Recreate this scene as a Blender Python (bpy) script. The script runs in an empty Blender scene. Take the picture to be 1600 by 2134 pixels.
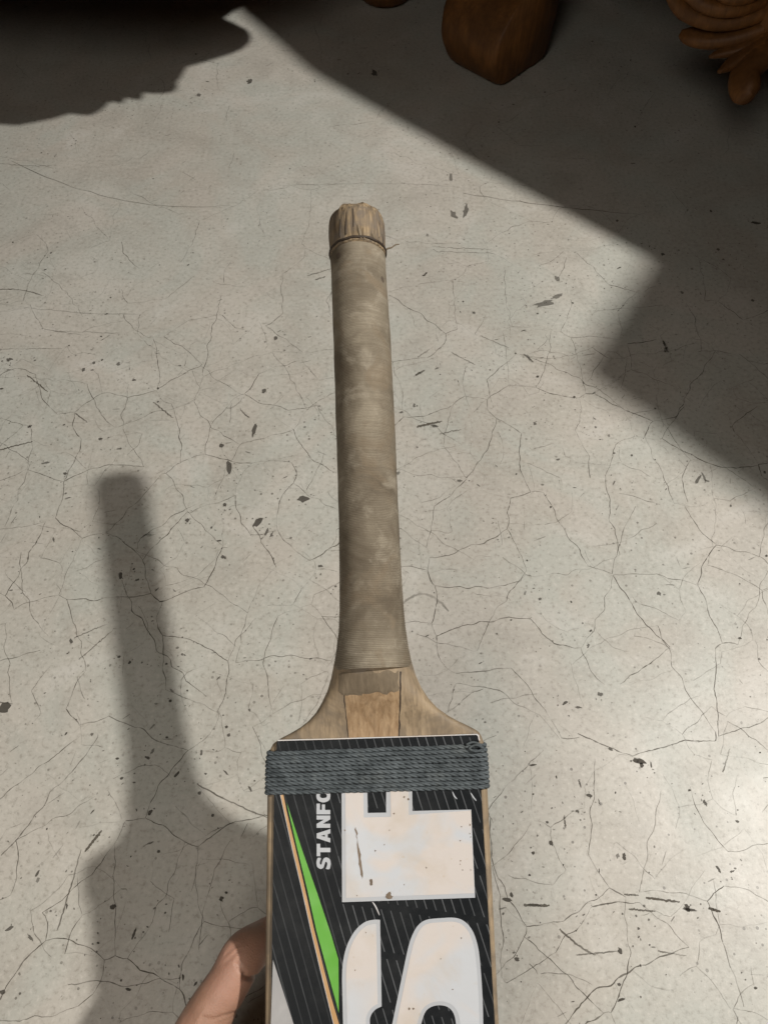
import bpy, bmesh, math, random
import numpy as np
from mathutils import Vector, Matrix, noise

random.seed(7)
rng = random.Random(11)
scene = bpy.context.scene
COL = scene.collection

# ------------------------------------------------------------------ camera, light, exposure
CAM_H, TILT, FPX = 0.583, 0.5183, 1612.0
cam_d = bpy.data.cameras.new('camera')
cam = bpy.data.objects.new('camera', cam_d)
COL.objects.link(cam)
cam.location = (0, 0, CAM_H)
cam.rotation_euler = (TILT, 0, 0)
cam_d.sensor_fit = 'VERTICAL'
cam_d.sensor_height = 24.0
cam_d.sensor_width = 18.0
cam_d.lens = 24.0 * FPX / 2134.0
cam_d.clip_start = 0.02
cam_d.clip_end = 60
scene.camera = cam

LAMP = Vector((1.215, 0.375, 1.834))
ld = bpy.data.lights.new('room_bulb', 'POINT')
ld.energy = 196
ld.color = (1.0, 0.965, 0.905)
ld.shadow_soft_size = 0.045
lo = bpy.data.objects.new('room_bulb', ld)
lo.location = LAMP
COL.objects.link(lo)
fd = bpy.data.lights.new('soft_fill', 'AREA')  # added fill light with no real source, lifts the shadows
fd.shape = 'DISK'
fd.size = 0.6
fd.energy = 2.7
fd.spread = math.radians(100)
fd.color = (1.0, 0.93, 0.84)
fo = bpy.data.objects.new('soft_fill', fd)
fo.location = (-0.40, -0.62, 1.30)
fo.rotation_euler = (Vector((-0.12, -0.02, 0)) - Vector(fo.location)).to_track_quat('-Z', 'Y').to_euler()
COL.objects.link(fo)

w = bpy.data.worlds.new('World')
scene.world = w
w.use_nodes = True
bg = w.node_tree.nodes['Background']
bg.inputs['Color'].default_value = (1.0, 0.94, 0.84, 1)
bg.inputs['Strength'].default_value = 0.008

vs = scene.view_settings
vs.view_transform = 'Standard'
vs.look = 'None'
vs.exposure = 0.1
vs.gamma = 1.0
vs.use_curve_mapping = False
scene.cycles.max_bounces = 8
scene.cycles.use_denoising = True

# ------------------------------------------------------------------ geometry of the view (photo pixel -> place)
cT, sT = math.cos(TILT), math.sin(TILT)
CAM = np.array([0, 0, CAM_H])
RCW = np.array([[1, 0, 0], [0, cT, -sT], [0, sT, cT]])       # camera -> world


def ray(px, py):
    return RCW @ np.array([(px - 800) / FPX, (1067 - py) / FPX, -1.0])


def floor_at(px, py, z=0.0):
    d = ray(px, py)
    return CAM + d * ((z - CAM_H) / d[2])


def caster(px, py, h):
    """the point at height h whose shadow from the bulb lands on that spot of the floor"""
    g = floor_at(px, py)
    return g + (np.array(LAMP) - g) * h / LAMP.z


def campt(px, py, d):
    return np.array([(px - 800) / FPX * d, (1067 - py) / FPX * d, -d])


D_SH = 0.108 * FPX / 460
bat_o = campt(785, 1590, D_SH)
bat_t = campt(745, 440, 0.4430)
by = bat_t - bat_o
by /= np.linalg.norm(by)
bx = np.cross(by, np.array([0, 0, 1.0]))
bx /= np.linalg.norm(bx)
bz = np.cross(bx, by)
BR = RCW @ np.stack([bx, by, bz], 1)
BO = CAM + RCW @ bat_o


def face(px, py, z=0.0):
    """bat-local x, y of a spot on the bat's face (z = depth in front of the face)"""
    d = BR.T @ ray(px, py)
    o = BR.T @ (CAM - BO)
    t = (z - o[2]) / d[2]
    p = o + d * t
    return (p[0], p[1])


# ------------------------------------------------------------------ helpers
def new_obj(name, mesh, mat=None, parent=None, smooth=True):
    o = bpy.data.objects.new(name, mesh)
    COL.objects.link(o)
    if mat is not None:
        mesh.materials.append(mat)
    if parent is not None:
        o.parent = parent
    if smooth:
        mesh.polygons.foreach_set('use_smooth', [True] * len(mesh.polygons))
    return o


def mesh_from(name, verts, faces):
    m = bpy.data.meshes.new(name)
    m.from_pydata([tuple(v) for v in verts], [], faces)
    m.update()
    return m


def fix_normals(m):
    bm = bmesh.new()
    bm.from_mesh(m)
    bmesh.ops.recalc_face_normals(bm, faces=bm.faces)
    bm.to_mesh(m)
    bm.free()
    return m


def loft(name, rings, cap=True, closed=False):
    n = len(rings[0])
    verts = [p for r in rings for p in r]
    faces = []
    R = len(rings)
    for i in range(R if closed else R - 1):
        a, b = i * n, ((i + 1) % R) * n
        for j in range(n):
            k = (j + 1) % n
            faces.append((a + j, a + k, b + k, b + j))
    if cap and not closed:
        faces.append(tuple(range(n))[::-1])
        faces.append(tuple(range((R - 1) * n, R * n)))
    return fix_normals(mesh_from(name, verts, faces))


def catmull(pts, sub=6, closed=False):
    P = [np.array(p, float) for p in pts]
    out = []
    n = len(P)
    for i in range(n if closed else n - 1):
        if closed:
            p0, p1, p2, p3 = P[i - 1], P[i], P[(i + 1) % n], P[(i + 2) % n]
        else:
            p0, p1, p2, p3 = P[max(i - 1, 0)], P[i], P[i + 1], P[min(i + 2, n - 1)]
        for s in range(sub):
            t = s / sub
            out.append(0.5 * ((2 * p1) + (p2 - p0) * t + (2 * p0 - 5 * p1 + 4 * p2 - p3) * t * t + (3 * p1 - p0 - 3 * p2 + p3) * t ** 3))
    if not closed:
        out.append(P[-1])
    return out


def tube_rings(pts, radii, n=16, squash=1.0, up=None, groove=0.0):
    """rings round a 3-D path"""
    P = [Vector(p) for p in pts]
    rings = []
    ref = Vector(up) if up is not None else Vector((0, 0, 1))
    for i, p in enumerate(P):
        t = (P[min(i + 1, len(P) - 1)] - P[max(i - 1, 0)]).normalized()
        u = ref - t * ref.dot(t)
        if u.length < 1e-4:
            u = Vector((1, 0, 0)) - t * t.x
        u.normalize()
        v = t.cross(u)
        r = radii[i]
        ring = []
        for j in range(n):
            a = 2 * math.pi * j / n
            k = 1.0 - groove * max(0.0, math.sin(a)) ** 6
            ring.append(p + v * (math.cos(a) * r) + u * (math.sin(a) * r * squash * k))
        rings.append(ring)
    return rings


def tag(o, label=None, cat=None, group=None, kind=None):
    if label:
        o['label'] = label
    if cat:
        o['category'] = cat
    if group:
        o['group'] = group
    if kind:
        o['kind'] = kind
    return o


# ------------------------------------------------------------------ materials
class NT:
    def __init__(self, name):
        self.m = bpy.data.materials.new(name)
        self.m.use_nodes = True
        self.t = self.m.node_tree
        self.b = self.t.nodes['Principled BSDF']
        self.out = self.t.nodes['Material Output']

    def n(self, typ, **kw):
        x = self.t.nodes.new(typ)
        for k, v in kw.items():
            if k.startswith('i_'):
                x.inputs[k[2:].replace('_', ' ')].default_value = v
            else:
                setattr(x, k, v)
        return x

    def l(self, a, b):
        self.t.links.new(a, b)

    def coord(self, scale=(1, 1, 1), rot=(0, 0, 0), loc=(0, 0, 0), kind='Object'):
        tc = self.n('ShaderNodeTexCoord')
        mp = self.n('ShaderNodeMapping')
        mp.inputs['Scale'].default_value = scale
        mp.inputs['Rotation'].default_value = rot
        mp.inputs['Location'].default_value = loc
        self.l(tc.outputs[kind], mp.inputs[0])
        return mp.outputs[0]

    def noise(self, vec, scale, detail=4, rough=0.55, dist=0.0):
        x = self.n('ShaderNodeTexNoise')
        x.inputs['Scale'].default_value = scale
        x.inputs['Detail'].default_value = detail
        x.inputs['Roughness'].default_value = rough
        x.inputs['Distortion'].default_value = dist
        self.l(vec, x.inputs['Vector'])
        return x.outputs['Fac']

    def ramp(self, fac, stops):
        x = self.n('ShaderNodeValToRGB')
        e = x.color_ramp.elements
        while len(e) < len(stops):
            e.new(0.5)
        for k, (p, c) in zip(e, stops):
            k.position = p
            k.color = (c, c, c, 1) if not hasattr(c, '__len__') else (*c, 1)
        self.l(fac, x.inputs[0])
        return x.outputs[0]

    def mix(self, fac, a, b, mode='MIX'):
        x = self.n('ShaderNodeMix', data_type='RGBA', blend_type=mode)
        for sock, v in ((x.inputs[0], fac), (x.inputs[6], a), (x.inputs[7], b)):
            if hasattr(v, 'is_linked') or isinstance(v, bpy.types.NodeSocket):
                self.l(v, sock)
            elif hasattr(v, '__len__'):
                sock.default_value = (*v, 1)
            else:
                sock.default_value = v
        return x.outputs[2]

    def math(self, op, a, b=0.0, c=None):
        x = self.n('ShaderNodeMath', operation=op)
        for i, v in enumerate((a, b, c)):
            if v is None:
                continue
            if isinstance(v, bpy.types.NodeSocket):
                self.l(v, x.inputs[i])
            else:
                x.inputs[i].default_value = v
        return x.outputs[0]

    def bump(self, h, strength=0.3, dist=0.001):
        x = self.n('ShaderNodeBump')
        x.inputs['Strength'].default_value = strength
        x.inputs['Distance'].default_value = dist
        self.l(h, x.inputs['Height'])
        self.l(x.outputs[0], self.b.inputs['Normal'])

    def color(self, c):
        if isinstance(c, bpy.types.NodeSocket):
            self.l(c, self.b.inputs['Base Color'])
        else:
            self.b.inputs['Base Color'].default_value = (*c, 1)

    def rough(self, r):
        if isinstance(r, bpy.types.NodeSocket):
            self.l(r, self.b.inputs['Roughness'])
        else:
            self.b.inputs['Roughness'].default_value = r


def mat_floor():
    k = NT('polished_cement')
    v = k.coord()
    big = k.noise(v, 5.5, 5, 0.55, 0.6)
    mid = k.noise(k.coord(loc=(3, 1, 0)), 17, 5, 0.6, 0.8)
    tint = k.noise(k.coord(loc=(9, 4, 2)), 9, 3, 0.5, 1.2)
    fine = k.noise(v, 260, 3, 0.7)
    c = k.mix(k.ramp(big, [(0.36, 0.0), (0.64, 1.0)]), (0.368, 0.343, 0.30), (0.442, 0.418, 0.373))
    c = k.mix(k.ramp(tint, [(0.42, 0.0), (0.62, 0.75)]), c, (0.385, 0.39, 0.352))
    c = k.mix(k.ramp(tint, [(0.30, 0.4), (0.42, 0.0)]), c, (0.435, 0.40, 0.36))
    c = k.mix(k.ramp(mid, [(0.33, 0.45), (0.48, 0.0)]), c, (0.315, 0.295, 0.26))
    c = k.mix(k.ramp(mid, [(0.54, 0.0), (0.72, 0.45)]), c, (0.51, 0.495, 0.46))
    c = k.mix(k.ramp(fine, [(0.30, 0.5), (0.47, 0.0)]), c, (0.19, 0.17, 0.14))
    c = k.mix(k.ramp(fine, [(0.55, 0.0), (0.70, 0.4)]), c, (0.56, 0.53, 0.48))
    # pin-prick pores
    vo = k.n('ShaderNodeTexVoronoi', feature='F1')
    vo.inputs['Scale'].default_value = 205
    vo.inputs['Randomness'].default_value = 1.0
    k.l(k.coord(), vo.inputs['Vector'])
    sep = k.n('ShaderNodeSeparateColor')
    k.l(vo.outputs['Color'], sep.inputs[0])
    pore = k.math('MULTIPLY', k.math('LESS_THAN', vo.outputs['Distance'], k.math('MULTIPLY_ADD', sep.outputs[1], 0.2, 0.04)), k.math('GREATER_THAN', sep.outputs[0], 0.66))
    pore = k.math('MULTIPLY', pore, k.ramp(k.noise(k.coord(loc=(5, 5, 5)), 7, 3), [(0.38, 0.1), (0.62, 0.75)]))
    c = k.mix(pore, c, (0.10, 0.09, 0.075))
    k.color(c)
    r = k.ramp(k.noise(k.coord(loc=(1, 7, 0)), 12, 5, 0.6), [(0.3, 0.36), (0.7, 0.50)])
    k.rough(r)
    k.b.inputs['Specular IOR Level'].default_value = 0.45
    h = k.math('ADD', k.math('MULTIPLY', fine, 0.35), mid)
    k.bump(h, 0.18, 0.0012)
    return k.m


def mat_mark(name, col):
    k = NT(name)
    k.color(col)
    k.rough(0.8)
    k.b.inputs['Specular IOR Level'].default_value = 0.2
    at = k.n('ShaderNodeAttribute', attribute_name='strength')
    tr = k.n('ShaderNodeBsdfTransparent')
    mx = k.n('ShaderNodeMixShader')
    k.l(at.outputs['Fac'], mx.inputs[0])
    k.l(tr.outputs[0], mx.inputs[1])
    k.l(k.b.outputs[0], mx.inputs[2])
    k.l(mx.outputs[0], k.out.inputs['Surface'])
    return k.m


def mat_grip():
    k = NT('worn_string_wrap')
    v = k.coord()
    big = k.noise(v, 28, 5, 0.6, 0.5)
    mid = k.noise(k.coord(loc=(2, 3, 1)), 75, 5, 0.65, 0.4)
    stain = k.noise(k.coord(loc=(7, 2, 5), scale=(1, 1, 1)), 42, 4, 0.5, 1.0)
    c = k.mix(k.ramp(big, [(0.36, 0.0), (0.62, 1.0)]), (0.108, 0.086, 0.060), (0.255, 0.218, 0.163))
    c = k.mix(k.ramp(mid, [(0.52, 0.0), (0.70, 0.55)]), c, (0.40, 0.355, 0.28))
    c = k.mix(k.ramp(mid, [(0.28, 0.55), (0.42, 0.0)]), c, (0.14, 0.11, 0.08))
    c = k.mix(k.ramp(stain, [(0.55, 0.0), (0.66, 0.65)]), c, (0.20, 0.155, 0.105))
    # thread-by-thread variation along the handle
    row = k.noise(k.coord(scale=(0.5, 22, 0.5)), 55, 2, 0.5)
    c = k.mix(k.ramp(row, [(0.38, 0.26), (0.56, 0.0)]), c, (0.12, 0.094, 0.064))
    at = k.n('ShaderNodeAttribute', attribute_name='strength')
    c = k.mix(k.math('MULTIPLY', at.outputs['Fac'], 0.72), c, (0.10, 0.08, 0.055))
    dot = k.n('ShaderNodeTexVoronoi', feature='F1')
    dot.inputs['Scale'].default_value = 70
    k.l(k.coord(), dot.inputs['Vector'])
    sp = k.n('ShaderNodeSeparateColor')
    k.l(dot.outputs['Color'], sp.inputs[0])
    dm = k.math('MULTIPLY', k.math('LESS_THAN', dot.outputs['Distance'], 0.13), k.math('GREATER_THAN', sp.outputs[1], 0.9))
    c = k.mix(k.math('MULTIPLY', dm, 0.8), c, (0.08, 0.06, 0.045))
    k.color(c)
    k.rough(0.82)
    k.b.inputs['Specular IOR Level'].default_value = 0.25
    k.bump(k.noise(k.coord(scale=(1, 3, 1)), 420, 3, 0.7), 0.35, 0.0006)
    return k.m


def mat_wood(name, lo, hi, dirt, along=(60, 2.5, 60), dirt_amt=0.6, rough=0.6, dscale=30, con=0.2):
    k = NT(name)
    g = k.noise(k.coord(scale=along), 6, 6, 0.6, 0.4)
    g2 = k.noise(k.coord(scale=tuple(a * 2.3 for a in along), loc=(3, 1, 2)), 5, 3, 0.5)
    c = k.mix(k.ramp(g, [(0.5 - con, 0.0), (0.5 + con, 1.0)]), lo, hi)
    c = k.mix(k.ramp(g2, [(0.30, 0.4), (0.48, 0.0)]), c, tuple(x * 0.5 for x in lo))
    d = k.noise(k.coord(loc=(4, 8, 1)), dscale, 5, 0.6, 0.7)
    c = k.mix(k.ramp(d, [(0.41, 0.0), (0.62, dirt_amt)]), c, dirt)
    k.color(c)
    k.rough(rough)
    k.b.inputs['Specular IOR Level'].default_value = 0.3
    k.bump(k.math('ADD', g, k.math('MULTIPLY', g2, 0.6)), 0.25, 0.0008)
    return k.m


def mat_print(name, col, wear=(0.25, 0.2, 0.15), wear_amt=0.35, rough=0.42, vscale=35, second=None):
    k = NT(name)
    c = col
    if second is not None:
        c = k.mix(k.ramp(k.noise(k.coord(loc=(2, 6, 3)), 26, 3, 0.5, 0.8), [(0.45, 0.0), (0.56, 1.0)]), col, second)
    sm = k.noise(k.coord(loc=(1, 2, 8)), vscale, 5, 0.62, 0.3)
    c = k.mix(k.ramp(sm, [(0.50, 0.0), (0.72, wear_amt)]), c, wear)
    sp = k.noise(k.coord(loc=(8, 2, 8)), 320, 2, 0.5)
    c = k.mix(k.ramp(sp, [(0.70, 0.0), (0.76, wear_amt)]), c, wear)
    k.color(c)
    k.rough(k.ramp(k.noise(k.coord(), 60, 4), [(0.3, rough - 0.08), (0.7, rough + 0.14)]))
    k.b.inputs['Specular IOR Level'].default_value = 0.4
    k.bump(k.noise(k.coord(loc=(3, 3, 3)), 70, 3, 0.5, 0.6), 0.25, 0.0012)
    return k.m


def mat_sheet():
    """black sticker film with slanting hairline pinstripes"""
    k = NT('black_pinstripe_film')
    tc = k.n('ShaderNodeTexCoord')
    s = k.n('ShaderNodeSeparateXYZ')
    k.l(tc.outputs['Object'], s.inputs[0])
    u = k.math('ADD', s.outputs[0], k.math('MULTIPLY', s.outputs[1], 0.285))
    fr = k.math('FRACT', k.math('DIVIDE', u, 0.00425))
    idx = k.math('FLOOR', k.math('DIVIDE', u, 0.00425))
    cell = k.n('ShaderNodeTexWhiteNoise', noise_dimensions='1D')
    k.l(idx, cell.inputs['W'])
    line = k.math('LESS_THAN', k.math('ABSOLUTE', k.math('SUBTRACT', fr, 0.5)), 0.06)
    # stripes come in rows of dashes on the right, run through dimly on the left
    dash = k.math('FRACT', k.math('ADD', k.math('DIVIDE', s.outputs[1], 0.021), k.math('MULTIPLY', s.outputs[0], 8.0)))
    dash = k.math('LESS_THAN', dash, 0.86)
    right = k.math('GREATER_THAN', s.outputs[0], -0.020)
    inten = k.math('ADD', k.math('MULTIPLY', k.math('MULTIPLY', right, dash), 0.23),
                   k.math('MULTIPLY', k.math('SUBTRACT', 1.0, right), 0.10))
    inten = k.math('MULTIPLY', inten, k.math('MULTIPLY_ADD', cell.outputs[0], 0.5, 0.6))
    inten = k.math('MULTIPLY', inten, k.ramp(k.noise(k.coord(loc=(1, 1, 1)), 30, 3), [(0.3, 0.35), (0.6, 1.0)]))
    m = k.math('MULTIPLY', line, inten)
    base = k.mix(k.ramp(k.noise(k.coord(loc=(2, 2, 2)), 60, 5, 0.65), [(0.45, 0.0), (0.8, 0.5)]), (0.009, 0.0105, 0.012), (0.032, 0.033, 0.034))
    c = k.mix(m, base, (0.42, 0.44, 0.46))
    k.color(c)
    k.rough(0.40)
    k.b.inputs['Specular IOR Level'].default_value = 0.07
    k.bump(k.noise(k.coord(loc=(3, 3, 3)), 80, 3, 0.5, 0.6), 0.2, 0.001)
    return k.m


def mat_string():
    k = NT('dark_green_twine')
    n1 = k.noise(k.coord(), 160, 4, 0.65)
    c = k.mix(k.ramp(n1, [(0.3, 0.0), (0.7, 1.0)]), (0.040, 0.048, 0.052), (0.105, 0.121, 0.130))
    n2 = k.noise(k.coord(loc=(4, 4, 4)), 45, 4, 0.6)
    c = k.mix(k.ramp(n2, [(0.55, 0.0), (0.75, 0.45)]), c, (0.17, 0.18, 0.17))
    k.color(c)
    k.rough(0.75)
    k.b.inputs['Specular IOR Level'].default_value = 0.25
    return k.m


def mat_skin():
    k = NT('skin')
    n1 = k.noise(k.coord(), 55, 4, 0.55)
    c = k.mix(k.ramp(n1, [(0.3, 0.0), (0.7, 1.0)]), (0.235, 0.13, 0.085), (0.37, 0.21, 0.147))
    n2 = k.noise(k.coord(loc=(3, 5, 1)), 20, 3, 0.5)
    c = k.mix(k.ramp(n2, [(0.45, 0.0), (0.7, 0.6)]), c, (0.46, 0.25, 0.19))
    k.color(c)
    k.rough(0.5)
    k.b.inputs['Subsurface Weight'].default_value = 0.12
    k.b.inputs['Subsurface Radius'].default_value = (0.006, 0.0025, 0.0012)
    k.b.inputs['Subsurface Scale'].default_value = 0.6
    k.b.inputs['Specular IOR Level'].default_value = 0.35
    vo = k.n('ShaderNodeTexVoronoi', feature='DISTANCE_TO_EDGE')
    vo.inputs['Scale'].default_value = 700
    k.l(k.coord(), vo.inputs['Vector'])
    k.bump(k.math('ADD', vo.outputs['Distance'], k.noise(k.coord(), 200, 3)), 0.3, 0.0008)
    return k.m


M = dict(
    floor=mat_floor(),
    crack=mat_mark('crack_dirt', (0.10, 0.088, 0.07)),
    fleck=mat_mark('pit_dirt', (0.075, 0.067, 0.056)),
    grip=mat_grip(),
    willow=mat_wood('weathered_willow', (0.21, 0.155, 0.097), (0.37, 0.28, 0.18), (0.145, 0.115, 0.083), dirt_amt=0.9, dscale=48),
    cane=mat_wood('cane_wedge', (0.235, 0.145, 0.074), (0.40, 0.275, 0.16), (0.27, 0.19, 0.115), along=(62, 1.1, 62), dirt_amt=0.3, con=0.13),
    glue=mat_wood('old_glue_dirt', (0.155, 0.12, 0.08), (0.25, 0.195, 0.132), (0.12, 0.092, 0.062), along=(60, 12, 60), dirt_amt=0.6, rough=0.75),
    capend=mat_wood('frayed_cane_end', (0.085, 0.06, 0.037), (0.36, 0.265, 0.16), (0.15, 0.122, 0.096), along=(95, 6, 95), dirt_amt=0.9, rough=0.8, dscale=95, con=0.13),
    seam=mat_wood('dark_seam', (0.035, 0.027, 0.02), (0.07, 0.05, 0.035), (0.03, 0.02, 0.015)),
    sheet=mat_sheet(),
    silver=mat_print('silver_print', (0.39, 0.405, 0.43), (0.35, 0.32, 0.28), 0.25, 0.4),
    white=mat_print('white_print', (0.53, 0.485, 0.455), (0.45, 0.38, 0.30), 0.55, 0.4, second=(0.475, 0.49, 0.515)),
    grey=mat_print('grey_print', (0.29, 0.285, 0.285), (0.3, 0.28, 0.25), 0.2, 0.4),
    green=mat_print('green_print', (0.085, 0.32, 0.018), (0.1, 0.2, 0.03), 0.15, 0.38),
    copper=mat_print('copper_print', (0.42, 0.235, 0.09), (0.3, 0.2, 0.1), 0.25, 0.38),
    tear=mat_wood('torn_film', (0.13, 0.095, 0.07), (0.28, 0.21, 0.15), (0.11, 0.085, 0.06)),
    string=mat_string(),
    skin=mat_skin(),
    teak=mat_wood('varnished_teak', (0.11, 0.046, 0.012), (0.21, 0.088, 0.024), (0.07, 0.03, 0.010), along=(30, 30, 4), dirt_amt=0.6, rough=0.55, dscale=25),
)

# ------------------------------------------------------------------ the floor
g = 3.2
fl = new_obj('floor', mesh_from('floor', [(-g, -g, 0), (g, -g, 0), (g, g, 0), (-g, g, 0)], [(0, 1, 2, 3)]), M['floor'], smooth=False)
tag(fl, 'pale grey cement floor covered in hairline cracks and dark flecks', None, kind='structure')

# hairline cracks: two generations of cells, edges drawn as wandering ribbons
X0, X1, Y0, Y1 = -0.80, 0.80, -0.20, 1.35


def cell_edges(step, jit, seed):
    r = random.Random(seed)
    nx, ny = int((X1 - X0) / step) + 1, int((Y1 - Y0) / step) + 1
    G = {}
    for i in range(nx):
        for j in range(ny):
            if r.random() < 0.10:
                continue
            G[(i, j)] = (X0 + (i + 0.5 * (j % 2) + r.uniform(-jit, jit)) * step, Y0 + (j + r.uniform(-jit, jit)) * step)
    edges = {}
    for (i, j), p in G.items():
        poly = [((p[0] - 3 * step), (p[1] - 3 * step)), ((p[0] + 3 * step), (p[1] - 3 * step)), ((p[0] + 3 * step), (p[1] + 3 * step)), ((p[0] - 3 * step), (p[1] + 3 * step))]
        for a_ in range(-3, 4):
            for b_ in range(-3, 4):
                q = G.get((i + a_, j + b_))
                if q is None or q == p:
                    continue
                mx, my = (p[0] + q[0]) / 2, (p[1] + q[1]) / 2
                nx_, ny_ = q[0] - p[0], q[1] - p[1]
                out = []
                for k in range(len(poly)):
                    u, v = poly[k], poly[(k + 1) % len(poly)]
                    du = (u[0] - mx) * nx_ + (u[1] - my) * ny_
                    dv_ = (v[0] - mx) * nx_ + (v[1] - my) * ny_
                    if du <= 0:
                        out.append(u)
                    if (du < 0) != (dv_ < 0):
                        t = du / (du - dv_)
                        out.append((u[0] + (v[0] - u[0]) * t, u[1] + (v[1] - u[1]) * t))
                poly = out
                if not poly:
                    break
        for k in range(len(poly)):
            u, v = poly[k], poly[(k + 1) % len(poly)]
            ku, kv = (round(u[0], 4), round(u[1], 4)), (round(v[0], 4), round(v[1], 4))
            if ku != kv:
                edges[tuple(sorted((ku, kv)))] = 1
    return list(edges)


def wander(u, v, amp):
    L = math.hypot(v[0] - u[0], v[1] - u[1])
    n = max(3, int(L / 0.0022))
    px, py = -(v[1] - u[1]) / L, (v[0] - u[0]) / L
    bow = rng.gauss(0, 0.06) * L
    s1, s2 = rng.uniform(0, 99), rng.uniform(0, 99)
    out = []
    for i in range(n + 1):
        t = i / n
        o = bow * 4 * t * (1 - t) + amp * L ** 0.5 * math.sin(math.pi * t) * noise.noise(Vector((t * L * 90, s1, s2))) + rng.gauss(0, 0.00013) * (0 < i < n)
        out.append((u[0] + (v[0] - u[0]) * t + px * o, u[1] + (v[1] - u[1]) * t + py * o))
    return out


cracks = []
for (step, jit, seed, keep, lo_, hi_, w0, w1) in ((0.052, 0.58, 5, 0.80, 0.48, 0.98, 0.00034, 0.00072), (0.027, 0.60, 9, 0.48, 0.15, 0.60, 0.00026, 0.0005), (0.075, 0.6, 21, 0.42, 0.4, 0.9, 0.0003, 0.0007)):
    for (u, v) in cell_edges(step, jit, seed):
        L = math.hypot(v[0] - u[0], v[1] - u[1])
        if L < 0.002 or L > step * 3:
            continue
        mx, my = (u[0] + v[0]) / 2, (u[1] + v[1]) / 2
        far = min(1.0, max(0.0, (my - 0.50) / 0.22))            # the trowelled patch further back is smoother
        patchy = noise.noise(Vector((mx * 4.5, my * 4.5, seed)))
        if rng.random() > keep - 0.5 * far + 0.35 * patchy:
            continue
        cracks.append((wander(u, v, 0.014), rng.uniform(lo_, hi_) * (1 - 0.45 * far), rng.uniform(w0, w1)))


def ribbon(V, F, A, pts, wid, st, z, taper=True, ragged=0.30):
    base = len(V)
    n = len(pts)
    for i, (x, y) in enumerate(pts):
        q, r_ = pts[min(i + 1, n - 1)], pts[max(i - 1, 0)]
        dx, dy = q[0] - r_[0], q[1] - r_[1]
        l = math.hypot(dx, dy) or 1
        t = i / max(n - 1, 1)
        ww = wid * (1 + rng.gauss(0, ragged)) * ((0.35 + 0.65 * min(1, 5 * min(t + 0.12, 1 - t + 0.04))) if taper else 1)
        ww = max(ww, wid * 0.25) / 2
        V.append((x - dy / l * ww, y + dx / l * ww, z))
        V.append((x + dy / l * ww, y - dx / l * ww, z))
        v = min(0.9, max(0.05, st * (0.72 + 0.7 * noise.noise(Vector((x * 60, y * 60, 3))))))
        A += [v, v]
    for i in range(n - 1):
        a = base + 2 * i
        F.append((a, a + 1, a + 3, a + 2))


def stuff_mesh(name, V, F, A, mat, label):
    m = mesh_from(name, V, F)
    at = m.attributes.new('strength', 'FLOAT', 'POINT')
    at.data.foreach_set('value', A)
    o = new_obj(name, m, mat, fl, smooth=False)
    tag(o, label, kind='stuff')
    return o


V, F, A = [], [], []
for pts, s0, wd in cracks:
    ribbon(V, F, A, pts, wd, s0, 0.00012)
# long scratches seen in the photo (pixel end points, bend, width, strength)
SCR = [((25, 335), (480, 428), 35, 3, 0.55), ((0, 340), (110, 345), 3, 3, 0.4), ((590, 388), (960, 390), -6, 2.5, 0.35), ((965, 403), (1330, 447), 4, 3, 0.6),
       ((900, 515), (1025, 520), 0, 2.5, 0.5), ((905, 524), (1030, 528), 0, 2.5, 0.45), ((0, 938), (70, 920), 0, 5, 0.8), ((58, 782), (100, 816), 0, 4, 0.75),
       ((158, 862), (183, 880), 0, 4, 0.7), ((320, 838), (362, 872), 0, 4, 0.7), ((178, 1775), (213, 1730), 0, 6, 0.8), ((0, 603), (92, 617), -5, 4, 0.7),
       ((0, 633), (290, 655), 6, 2.5, 0.4), ((112, 690), (250, 695), 0, 2.5, 0.45), ((410, 1633), (560, 1705), 4, 3, 0.7), ((0, 728), (130, 726), 0, 2.5, 0.4),
       ((120, 1940), (170, 1770), 4, 3, 0.55), ((155, 1330), (225, 1300), 0, 3, 0.6), ((165, 1375), (240, 1310), 0, 2.5, 0.5), ((1090, 1886), (1145, 1888), 0, 6, 0.85),
       ((1345, 1871), (1415, 1880), 0, 5, 0.85), ((1300, 1864), (1330, 1866), 0, 4, 0.6), ((1310, 1894), (1365, 1900), 0, 4, 0.6), ((1475, 1893), (1500, 1900), 0, 5, 0.8),
       ((1165, 1935), (1240, 1990), 6, 4, 0.6), ((1200, 1990), (1290, 1982), 0, 3, 0.5), ((1370, 1982), (1430, 1992), 0, 3, 0.55), ((840, 1258), (935, 1275), -28, 7, 0.3),
       ((865, 782), (885, 772), 0, 7, 0.7), ((868, 890), (920, 878), 0, 8, 0.75), ((915, 905), (960, 895), 0, 4, 0.5), ((1090, 738), (1112, 755), 0, 5, 0.6),
       ((1505, 1610), (1520, 1560), 0, 3, 0.5), ((1175, 1700), (1178, 1725), 0, 4, 0.5), ((870, 745), (895, 728), 0, 4, 0.5), ((940, 735), (990, 760), 0, 4, 0.5),
       ((1000, 700), (1060, 725), 0, 4, 0.45), ((1380, 710), (1392, 735), 0, 7, 0.6), ((640, 575), (690, 560), 0, 5, 0.4), ((658, 583), (678, 577), 0, 5, 0.5),
       ((880, 575), (890, 568), 0, 6, 0.6), ((520, 870), (500, 850), 3, 4, 0.5), ((470, 850), (505, 830), 8, 3, 0.45), ((480, 880), (482, 840), 2, 3, 0.4)]
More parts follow.
